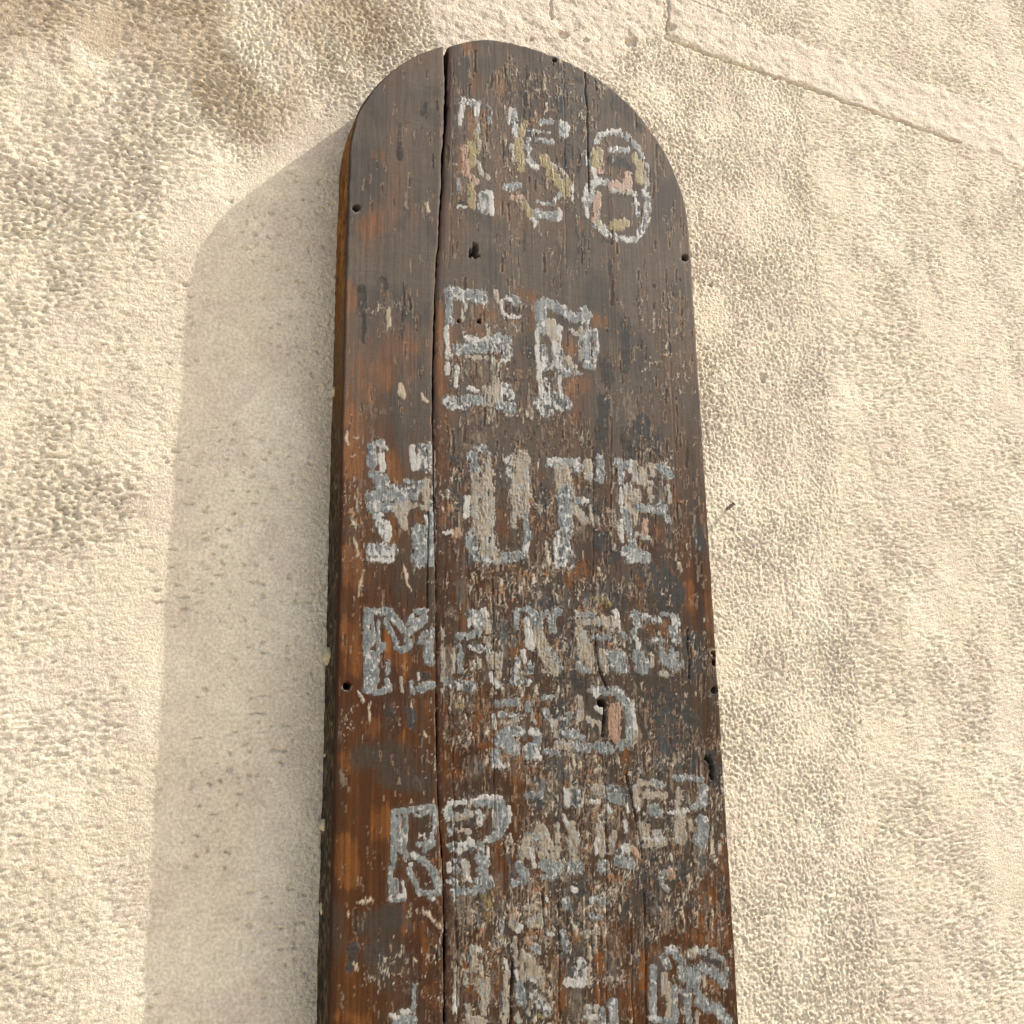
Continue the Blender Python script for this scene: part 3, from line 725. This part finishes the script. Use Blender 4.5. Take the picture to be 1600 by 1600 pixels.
        cin = np.where(pal[..., None], COLOR['C1'], mix(np.broadcast_to(COLOR['d0'], x.shape + (3,)), COLOR['wl'], (r2 * .8)))
        col = mix(col, cin, ins * .8)
        crim = mix(np.broadcast_to(COLOR['p1'], x.shape + (3,)), COLOR['s0'], r3)
        col = mix(col, crim, rim * .62)
        h = h - ins * .00025 + rim * .00018
    # thin dark scores along the grain, dense in the lower half
    sc = sst(.70, .80, fbm(U / 1.8, V / 42, 87, 3, .6)) * (.15 + .6 * low) * sst(.35, .6, fbm(U / 40, V / 60, 88, 2))
    col = mix(col, COLOR['wd'] * .8, sc * .8)
    h -= sc * .0004
    # --- checks, crack arris, holes
    for w, dep, pts in CHECKS:
        F = stroke_field(U + (vnoise(U * 0, V / 16, 91) - .5) * 2, V, w, pts)
        if w > 4:
            F = F + (vnoise(U / 2.4, V / 5, 97) - .5) * 4
        h -= dep * sst(-.6, .8, F)
    ce = np.abs(x - np.interp(z, CRK[:, 0], CRK[:, 1])) - np.interp(z, CRW[:, 0], CRW[:, 1]) / 2
    h -= .0008 * np.exp(-np.maximum(ce, 0) / .0009)
    redline = np.exp(-((ce - .002) / .0035) ** 2) * (x > np.interp(z, CRK[:, 0], CRK[:, 1])) * .6
    col = mix(col, COLOR['red'] * .8, redline.astype(f32))
    e = edge_dist(x, z) + (fbm(x / .006, z / .02, 92, 3) - .5) * .0016
    ar = np.clip(1 - e / .0024, 0, 1.4)
    h -= .0020 * ar ** 2
    col = mix(col, COLOR['o0'] * .8, (sst(.1, .7, ar) * .6).astype(f32))
    if with_holes:
        for u, v, r in HOLES:
            d = np.hypot((U - u) * (1 + .3 * (vnoise(U / 3, V / 3, 93) - .5)), V - v)
            h -= .035 * sst(r + .5, r - .9, d)
            lip = np.exp(-((d - r - 2) / 1.6) ** 2) * (V > v) * (.5 if r > 4.4 else 0)
            col = mix(col, COLOR['w0'], (lip * sst(.4, .6, vnoise(U / 3, V / 3, 94))).astype(f32))
    return h, col * K_ALB, np.clip(rough, .3, .85)


def x_nom(u):
    return np.linspace(-.2, .2, u)


def make_plank(name, side, parent):
    """one half of the split board: front face, rounded arris, sides and back"""
    step = .0009
    cx0 = -.1035
    if side < 0:
        s = np.linspace(0, 1, int((.2 + cx0) / step) + 1)
        xn = -.2 + s * (.2 + cx0)
        wgt = s
    else:
        s = np.linspace(0, 1, int((.2 - cx0) / step) + 1)
        xn = cx0 + s * (.2 - cx0)
        wgt = 1 - s
    zrow = np.concatenate([np.linspace(-1.26, -.85, 26)[:-1], np.arange(-.85, .0, .00115)])
    t_low = zrow
    nt = int(.2 / .00115)
    X = np.empty((len(t_low) + nt, len(xn)), f32); Z = np.empty_like(X)
    X[:len(t_low)] = xn; Z[:len(t_low)] = t_low[:, None]
    ztop = np.sqrt(np.maximum(.2 ** 2 - xn ** 2, 0))
    X[len(t_low):] = xn; Z[len(t_low):] = np.linspace(0, 1, nt)[:, None] * ztop[None, :]
    # follow the wandering split
    cz = np.interp(Z, CRK[:, 0], CRK[:, 1]); cw = np.interp(Z, CRW[:, 0], CRW[:, 1]) / 2
    jag = (vnoise(Z / .006, Z * 0 + side, 95) - .5) * .0009 + (vnoise(Z / .03, Z * 0 + side, 96) - .5) * .0012
    X += ((cz + side * cw + jag - cx0) * (wgt[None, :] ** 2)).astype(f32)
    h, col, rough = board(X.ravel(), Z.ravel())
    Xo, Zo = outline_warp(X, Z)
    nr, nc = X.shape
    front = np.stack([Xo.ravel(), -h, Zo.ravel()], 1)
    faces = [grid_faces(nr, nc)]
    verts = [front]; cols = [col]; rgh = [rough]
    # sides: outline ring pushed back in steps
    idx = np.arange(nr * nc).reshape(nr, nc)
    ring = np.concatenate([idx[0, :], idx[1:, -1], idx[-1, -2::-1], idx[-2:0:-1, 0]])
    rx, rz = front[ring, 0], front[ring, 2]
    rn = len(ring)
    depths = np.concatenate([[0.0035], np.linspace(.006, THICK - .002, 22), [THICK + .004]])
    prev = ring
    base = nr * nc
    inx = -np.sign(rx - (-.1035 + side * .05)) * 1.0
    is_split = np.abs(rx - np.interp(rz, CRK[:, 0], CRK[:, 1])) < .02
    is_split &= np.abs(edge_dist(rx, rz)) > .003
    lowr = sst(.02, -.42, rz)
    for k, d in enumerate(depths):
        n = fbm(rz / .018 + rx / .03, rz * 0 + d / .012, 101, 4, .6)
        n2 = fbm(rz / .006 + rx / .008, rz * 0 + d / .004, 102, 3, .6)
        jit = (n - .5) * .0022 + (n2 - .5) * .0012
        ang = np.arctan2(np.maximum(rz, 0), rx)
        ox = np.where(rz > 0, np.cos(ang), np.sign(rx)); oz = np.where(rz > 0, np.sin(ang), 0)
        jit = np.where(is_split, 0, jit)
        # the rear half steps in, darker and chewed
        P = np.stack([rx + ox * jit, np.full(rn, d) + (n2 - .5) * .001, rz + oz * jit], 1)
        c = mix(np.broadcast_to(lin((170, 108, 44)), (rn, 3)), lin((214, 146, 66)), sst(.35, .7, n))
        c = mix(c, lin((96, 60, 28)), sst(.5, .75, n2))
        old = mix(np.broadcast_to(lin((66, 52, 36)), (rn, 3)), lin((132, 114, 86)), sst(.4, .75, n2))
        old = mix(old, lin((176, 160, 126)), sst(.66, .76, n2) * sst(.45, .6, n))
        c = mix(c, old, np.clip(lowr * 1.1 - .05 + (n - .5) * 1.2 * lowr * (1 - lowr) * 4, 0, 1))
        c = np.where(is_split[:, None], lin((60, 36, 28)), c)
        verts.append(P); cols.append(c * K_ALB); rgh.append(np.full(rn, .7, f32))
        cur = base + np.arange(rn); base += rn
        nx = np.roll(cur, -1); pn = np.roll(prev, -1)
        faces.append(np.stack([prev, cur, nx, pn], 1))
        prev = cur
    # back: fan through a centre line
    zc = np.interp(np.arange(nr), [0, nr - 1], [-1.26, .17])
    cvert = np.array([[xn.mean(), THICK + .004, -.5]])
    verts.append(cvert); cols.append(np.full((1, 3), .05)); rgh.append(np.full(1, .7))
    nx = np.roll(prev, -1)
    faces.append(np.stack([prev, np.full(rn, base), nx, nx], 1)[:0])
    me = mesh_from(name, np.concatenate(verts), np.concatenate(faces), np.concatenate(cols), True, {'rough': np.concatenate(rgh)})
    return link(name, me, MAT_WOOD, parent)


def glyph_tone(t, F, n, ns, nb):
    k0, k1 = t + '0', t + '1'
    a = np.broadcast_to(COLOR[k0], F.shape + (3,))
    if t == 'g':
        q = np.clip((ns - .34) * 3.2, 0, 1) * .8
        q = np.maximum(q, np.exp(-((F - .9) / .9) ** 2) * sst(.40, .62, nb) * .55)
        c = mix(a, COLOR['g1'], q)
        return mix(c, COLOR['w1'], sst(.63, .70, n) * .85)
    if t == 'm':
        c = mix(a, COLOR['m1'], sst(.44, .58, n))
        return mix(c, COLOR['g1'], sst(.5, .62, nb) * .5)
    if t == 'c':
        c = mix(a, COLOR['c1'], np.clip((ns - .25) * 2.0, 0, 1))
        return mix(c, COLOR['g1'], sst(.5, .66, nb) * .6)
    return mix(a, COLOR[k1], n)


def make_glyph(tile, label, txt, parent):
    st = parse(txt, tile)
    clear = .40 if ('outlined' in label or 'slate' in label or 'lower right' in label) else .9
    pu = [p for s in st for p in s[2]]
    wmax = max(s[1] for s in st) / 2 + 8
    us = [p[0] for p in pu]; vs_ = [p[1] for p in pu]
    corners = [unproj(a, b) for a in (min(us) - wmax, max(us) + wmax) for b in (min(vs_) - wmax, max(vs_) + wmax)]
    x0 = max(min(c[0] for c in corners), -.199); x1 = min(max(c[0] for c in corners), .1985)
    z0 = min(c[1] for c in corners); z1 = max(c[1] for c in corners)
    st_x, st_z = .0007, .0008
    X, Z = np.meshgrid(np.arange(x0, x1, st_x), np.arange(z0, z1, st_z))
    nr, nc = X.shape
    x, z = X.ravel(), Z.ravel()
    U, V = proj(x, z)
    Uw, Vw = U + (vnoise(U / 3.2, V / 8, 11) - .5) * 3.4, V + (vnoise(U / 3, V / 6, 13) - .5) * 4.4
    n = fbm(Uw / 4.4, Vw / 6.5, 111, 3, .6)
    ns = fbm(Uw / 2.6, Vw / 13, 112, 4, .65) * .7 + fbm(U / 11, V / 2.6, 117, 3, .6) * .3
    nb = fbm(U / 8, V / 8, 113, 3)
    gone = fbm(U / 2.6, V / 10, 114, 4, .6)
    gone2 = fbm(U / 9, V / 3.4, 115, 3, .6)
    chip = cells(Uw / 2.4, Vw / 8, 116)
    FT = np.full(x.shape, -9.0, f32)
    col = np.tile(COLOR['c0'], (len(x), 1)).astype(f32)
    for t, w, pts in st:
        F = stroke_field(Uw, Vw, w, pts)
        wear = {'g': 3.2, 'w': 3.5, 'c': 6.0, 'm': 4.5, 'y': 5.0, 'p': 6.0}[t] * clear
        off = {'g': .60, 'w': .58, 'c': .60, 'm': .60, 'y': .58, 'p': .60}[t]
        F = np.minimum(F + .4 + .9 * clear, 3.8) + wear * (np.minimum(1 - gone, off + .04) - (1 - off) - .02) - 1.8 * clear * sst(.64, .76, gone2) - 3.5 * clear * sst(.87, .9, chip) * (t != 'w')
        m = F > -2
        if not m.any():
            continue
        c = glyph_tone(t, F[m], n[m], ns[m], nb[m])
        a = sst(-.4, .6, F[m])
        col[m] = mix(col[m], c, a)
        FT = np.maximum(FT, F)
    h, _, _ = board(x, z)
    lift = np.clip(FT, -2.2, 1.0) * .00014 + .00012 + sst(0, 1.5, FT) * ((n - .5) * .00022 + (gone2 - .5) * .00022)
    # the paint ends at the split
    ce = np.abs(x - np.interp(z, CRK[:, 0], CRK[:, 1])) - np.interp(z, CRW[:, 0], CRW[:, 1]) / 2
    xo, zo = outline_warp(x, z)
    keep = ((FT > -1.6) & (ce > .0002)).reshape(nr, nc)
    q = keep[:-1, :-1] & keep[:-1, 1:] & keep[1:, 1:] & keep[1:, :-1]
    fc = grid_faces(nr, nc)[q.ravel()]
    if not len(fc):
        return None
    used = np.unique(fc)
    remap = np.zeros(nr * nc, np.int64); remap[used] = np.arange(len(used))
    Vv = np.stack([xo, -(h + lift), zo], 1)[used]
    me = mesh_from('painted_letter', Vv, remap[fc], col[used] * K_ALB)
    o = link('painted_letter', me, MAT_PAINT, parent)
    tag(o, label)
    return o


# ------------------------------------------------------------------ the plaster wall
WALL_Y = THICK
PATCH = [[(655, -60), (668, 30), (688, 98), (760, 100), (830, 100), (880, 105), (935, 118), (975, 84), (1010, 62), (1037, 52), (1039, -60)],
         [(1047, -60), (1047, 56), (1120, 88), (1206, 116), (1330, 160), (1500, 222), (1760, 330), (1760, 250), (1500, 150), (1206, 52), (1140, 20), (1085, -4), (1075, -60)]]
WALL_NAIL_UV = (1136.0, 795.0)


def poly_field(U, V, poly):
    """signed distance (px), + inside"""
    p = poly + [poly[0]]
    d = np.full(U.shape, 1e9, f32); ins = np.zeros(U.shape, bool)
    for a, b in zip(p[:-1], p[1:]):
        d = np.minimum(d, seg_dist(U, V, a, b))
        c = ((a[1] > V) != (b[1] > V))
        xs = (b[0] - a[0]) * (V - a[1]) / ((b[1] - a[1]) or 1e-9) + a[0]
        ins ^= c & (U < xs)
    return np.where(ins, d, -d)


PITS = [(880, 55, 9, 7, .004), (985, 66, 11, 8, .005), (1046, 43, 9, 8, .004), (1111, 445, 3.4, 3.4, .006), (830, 62, 3, 3, .003), (915, 64, 6, 4, .003),
        (1192, 590, 5, 8, .003), (410, 465, 4, 2.4, .002), (436, 540, 5, 3, .002), (498, 550, 3, 4, .002), (482, 1083, 3, 2, .002), (412, 1087, 12, 2, .0015),
        (425, 873, 3, 2, .002), (470, 1441, 10, 1.8, .0018), (410, 1452, 7, 2, .0015), (1203, 510, 4, 6, .003)]
WCRACK = [(3.0, .003, [(1043, -60), (1044, 20), (1043, 52)]), (3.0, .002, [(853, -60), (860, 8), (862, 28)]), (1.6, .0015, [(395, 1458), (440, 1450), (482, 1438)]),
          (3.0, .0045, [(1040, 58), (1120, 90), (1206, 118), (1330, 162), (1500, 224)]), (1.5, .0012, [(1075, 215), (1095, 245)]), (2, .0016, [(1080, 0), (1140, 26), (1206, 56)])]


def wall_surface(x, z):
    U, V = proj(x, z, WALL_Y)
    ul = sst(-.10, -.16, x) * sst(-.02, .08, z - (x + .29) * 1.066)
    lum = (fbm(x / .16, z / .16, 201, 3) - .5) * .003 + (fbm(x / .05, z / .05, 202, 3) - .5) * .0012
    lum = lum + ul * (fbm(x / .07, z / .09, 203, 3) - .5) * .006
    # sand and float grain
    a = gnoise(x / .0046, z / .0046, 211); b = gnoise(x / .0027, z / .0027, 212); c = gnoise(x / .010, z / .010, 213)
    wx = x + .002 * gnoise(x / .008, z / .008, 214); wz = z + .002 * gnoise(x / .008, z / .008, 215)
    r = 1 - np.abs(gnoise(wx / .0064, wz / .0064, 216)) * 2.2
    amp = .80 + 1.4 * (fbm(x / .05, z / .07, 221, 4) - .5)
    left = sst(-.16, -.24, x) * sst(.08, -.03, z - (x + .29) * 1.066) * sst(-.40, -.33, x)        # the trowelled lower left area
    amp = amp * (1 - .72 * left) * (1 + .45 * ul)
    dome, gv = sand(x / .0025, z / .0025, 271)
    rough_p = fbm(x / .045, z / .06, 272, 4)
    cr = sst(.02, .30, gnoise(wx / .0040 + 3, wz / .0034, 217)) + .8 * sst(.1, .34, gnoise(wx / .0028, wz / .0024 + 9, 218))
    g = a * .0009 + b * .0012 + c * .0008 + dome * gv * .0013 - cr * .0014 * (.5 + rough_p)
    pit = sst(.30, .48, gnoise(x / .008, z / .0055, 231)) * (.0003 + .0022 * left * sst(.45, .62, fbm(x / .06, z / .06, 232, 2)))
    h = lum + g * amp - pit
    base = np.broadcast_to(lin((221, 208, 184)), x.shape + (3,))
    pink = lin((212, 196, 178)); rake_brown = lin((168, 148, 120)); pale = lin((234, 223, 199))
    col = mix(base, pale, sst(.5, .75, fbm(x / .09, z / .14, 241, 4)) * .7)
    col = mix(col, pink, sst(.50, .60, fbm(x / .05, z / .05, 242, 5, .6)) * .5)
    st = sst(.50, .72, fbm(x / .11 + .35 * z / .11, z / .16, 243, 4))
    col = mix(col, rake_brown, st * .6 * ul + st * .10)  # faint random brown; at upper left it paints in the dimness of raking light
    # skim coats
    for i, p in enumerate(PATCH):
        F = poly_field(U + (fbm(U / 22, V / 22, 251, 5, .6) - .5) * 22, V + (fbm(U / 22, V / 22, 252, 5, .6) - .5) * 22, p)
        m = sst(-1.0, 1.6, F)
        sk = (fbm(x / .012, z / .009, 253, 5, .6) - .5) * .0030 + gnoise(x / .03, z / .02, 258) * .0016 + .0010 - (fbm(x / .004, z / .004, 254, 2) > .69) * .0006 + lum * .6
        h = h * (1 - m) + sk * m if i < 2 else h * (1 - m) + (sk - .003) * m
        col = mix(col, lin((213, 199, 180)), m * .85)
    for u, v, ru, rv, dep in PITS:
        d = np.sqrt(((U - u) / ru) ** 2 + ((V - v) / rv) ** 2) + (vnoise(U / 4, V / 4, 255) - .5) * .5
        h = h - dep * sst(1.15, .55, d)
    for w, dep, pts in WCRACK:
        F = stroke_field(U + (vnoise(U / 7, V / 7, 256) - .5) * 4, V + (vnoise(U / 7, V / 7, 257) - .5) * 4, w, pts)
        h = h - dep * sst(-1.2, 1.2, F)
    return h.astype(f32), col * K_WALL


def axis(*parts):
    out = []
    for a, b, s in parts:
        n = max(int(round((b - a) / s)), 1)
        out.append(np.linspace(a, b, n + 1)[:-1])
    out.append([parts[-1][1]])
    return np.concatenate(out)


def make_wall():
    root = empty('plaster_wall', (0, WALL_Y, 0))
    tag(root, 'cream plastered outside wall with rough sandy face behind the wooden sign', 'wall')
    xs = axis((-2.2, -.62, .04), (-.62, -.31, .0026), (-.31, -.165, .0012), (-.165, .165, .0014), (.165, .42, .0012), (.42, .95, .0030), (.95, 2.6, .04))
    zs = axis((-Z0, -.95, .04), (-.93, .60, .0013), (.62, 1.5, .04))
    X, Z = np.meshgrid(xs, zs)
    h, col = wall_surface(X.ravel(), Z.ravel())
    V = np.stack([X.ravel(), -h, Z.ravel() + Z0], 1)
    Fq = grid_faces(*X.shape)
    hid = ((np.abs(X) < .155) & (Z < .10) & (Z > -1.2)).ravel()        # the masonry behind the sign bears no plaster
    Fq = Fq[~hid[Fq].all(1)]
    used = np.unique(Fq); rm = np.zeros(len(V), np.int64); rm[used] = np.arange(len(used))
    me = mesh_from('wall_face', V[used], rm[Fq], col[used])
    link('wall_face', me, MAT_PLASTER, root)
    # dabs of plaster smeared against the sign's left edge
    for k, (u, v, y, sx, sy, sz) in enumerate([(512, 1023, .036, .0045, .010, .0075), (506, 1290, .040, .004, .008, .005), (511, 1180, .042, .003, .006, .003),
                                               (505, 1420, .040, .003, .007, .005), (523, 612, .044, .003, .005, .006)]):
        x, z = unproj(u, v, y)
        P, Fd = [], []
        for i in range(9):
            for j in range(14):
                th = math.pi * i / 8; ph = 2 * math.pi * j / 14
                P.append((math.sin(th) * math.cos(ph), math.sin(th) * math.sin(ph), math.cos(th)))
        for i in range(8):
            for j in range(14):
                a, b = i * 14 + j, i * 14 + (j + 1) % 14
                Fd.append((a, b, b + 14, a + 14))
        P = np.array(P)
        n = 1 + (vnoise(P[:, 0] * 1.7 + 9 * k, P[:, 1] * 1.7 + P[:, 2] * 2.3, 261) - .5) * .9
        P = P * n[:, None] * (sx, sy, sz)
        P = P + (x, y - WALL_Y, z + Z0)
        me = mesh_from('plaster_dab', P, np.array(Fd), np.tile(lin((214, 198, 160)) * K_WALL, (len(P), 1)))
        link('plaster_dab', me, MAT_PLASTER, root)
    # the masonry behind the plaster
    c = []
    for y in (.02, .30):
        for xx, zz in ((-2.2, 0), (2.6, 0), (2.6, Z0 + 1.5), (-2.2, Z0 + 1.5)):
            c.append((xx, y, zz))
    fs = [(0, 1, 2, 3), (7, 6, 5, 4), (0, 4, 5, 1), (1, 5, 6, 2), (2, 6, 7, 3), (3, 7, 4, 0)]
    me = mesh_from('wall_core', np.array(c), np.array(fs), np.tile(lin((200, 180, 150)) * K_WALL, (8, 1)), False)
    link('wall_core', me, MAT_PLASTER, root)
    return root


# ------------------------------------------------------------------ build
ground = bpy.data.meshes.new('ground')  # unseen ground sheet, added and kept pale for warm bounce light
ground.from_pydata([(-120, -160, 0), (120, -160, 0), (120, .3, 0), (-120, .3, 0)], [], [(0, 1, 2, 3)])
gm = bpy.data.materials.new('pale_bounce_ground')
nt, b, N, L = nodes_of(gm)
L.new(ramp(nt, noise_node(nt, (3, 3, 3), 6), .3, (.44, .40, .32), .7, (.55, .50, .41)), b.inputs['Base Color'])
b.inputs['Roughness'].default_value = .9
g = link('ground', ground, gm)
tag(g, 'unseen pale ground added to bounce warm light up the wall', kind='structure')

make_wall()

sign = empty('wooden_sign', (0, 0, Z0))
tag(sign, 'tall brown round topped plank sign with flaking grey white hand painted letters, hung on plaster', 'sign')
pl = make_plank('plank', -1, sign)
tag(pl, 'narrow left plank of split sign, mostly bare brown wood')
pr = make_plank('plank', 1, sign)
tag(pr, 'broad right plank of split sign crowded with flaking paint')
for tile, label, txt in GLYPHS:
    make_glyph(tile, label, txt, sign)


def make_wall_nail():
    x, z = unproj(*WALL_NAIL_UV, WALL_Y)
    root = empty('bent_nail', (x, WALL_Y, z + Z0))
    tag(root, 'small rusty bent nail sticking out of the sunlit plaster right of the sign', 'nail')
    m = bpy.data.materials.new('rusty_iron')
    nt, b, N, L = nodes_of(m)
    L.new(ramp(nt, noise_node(nt, (900, 900, 900), 5), .35, (.10, .085, .08), .65, (.22, .19, .18)), b.inputs['Base Color'])
    b.inputs['Metallic'].default_value = .4; b.inputs['Roughness'].default_value = .6

    def tube(name, pts, rads, seg=14):
        pts = np.array(pts, float); V = []
        for i, p in enumerate(pts):
            t = pts[min(i + 1, len(pts) - 1)] - pts[max(i - 1, 0)]
            t /= np.linalg.norm(t)
            a = np.cross(t, (0, 0, 1)); a /= np.linalg.norm(a); bb = np.cross(t, a)
            for k in range(seg):
                q = 2 * math.pi * k / seg
                V.append(p + rads[i] * (math.cos(q) * a + math.sin(q) * bb))
        nr = len(pts); Fq = []
        for i in range(nr - 1):
            for k in range(seg):
                k2 = (k + 1) % seg
                Fq.append((i * seg + k, i * seg + k2, (i + 1) * seg + k2, (i + 1) * seg + k))
        n0 = len(V); V.append(pts[0]); V.append(pts[-1])
        me = bpy.data.meshes.new(name)
        me.from_pydata([tuple(v) for v in V], [], Fq + [(n0, (k + 1) % seg, k) for k in range(seg)] +
                       [(n0 + 1, (nr - 1) * seg + k, (nr - 1) * seg + (k + 1) % seg) for k in range(seg)])
        for p in me.polygons: p.use_smooth = True
        return link(name, me, m, root)
    sh = [(-.001, .006, -.001), (0, -.002, 0), (.0008, -.0055, .0012), (.0018, -.0078, .0026), (.0030, -.0092, .0040)]
    tube('shank', sh, [.0021, .0020, .0019, .0018, .0018])
    tip = np.array(sh[-1]); d = np.array([.62, -.45, .64])
    tube('nail_head', [tip - d * .0002, tip + d * .0002, tip + d * .0010, tip + d * .0013], [.0020, .0028, .0029, .0022])


make_wall_nail()
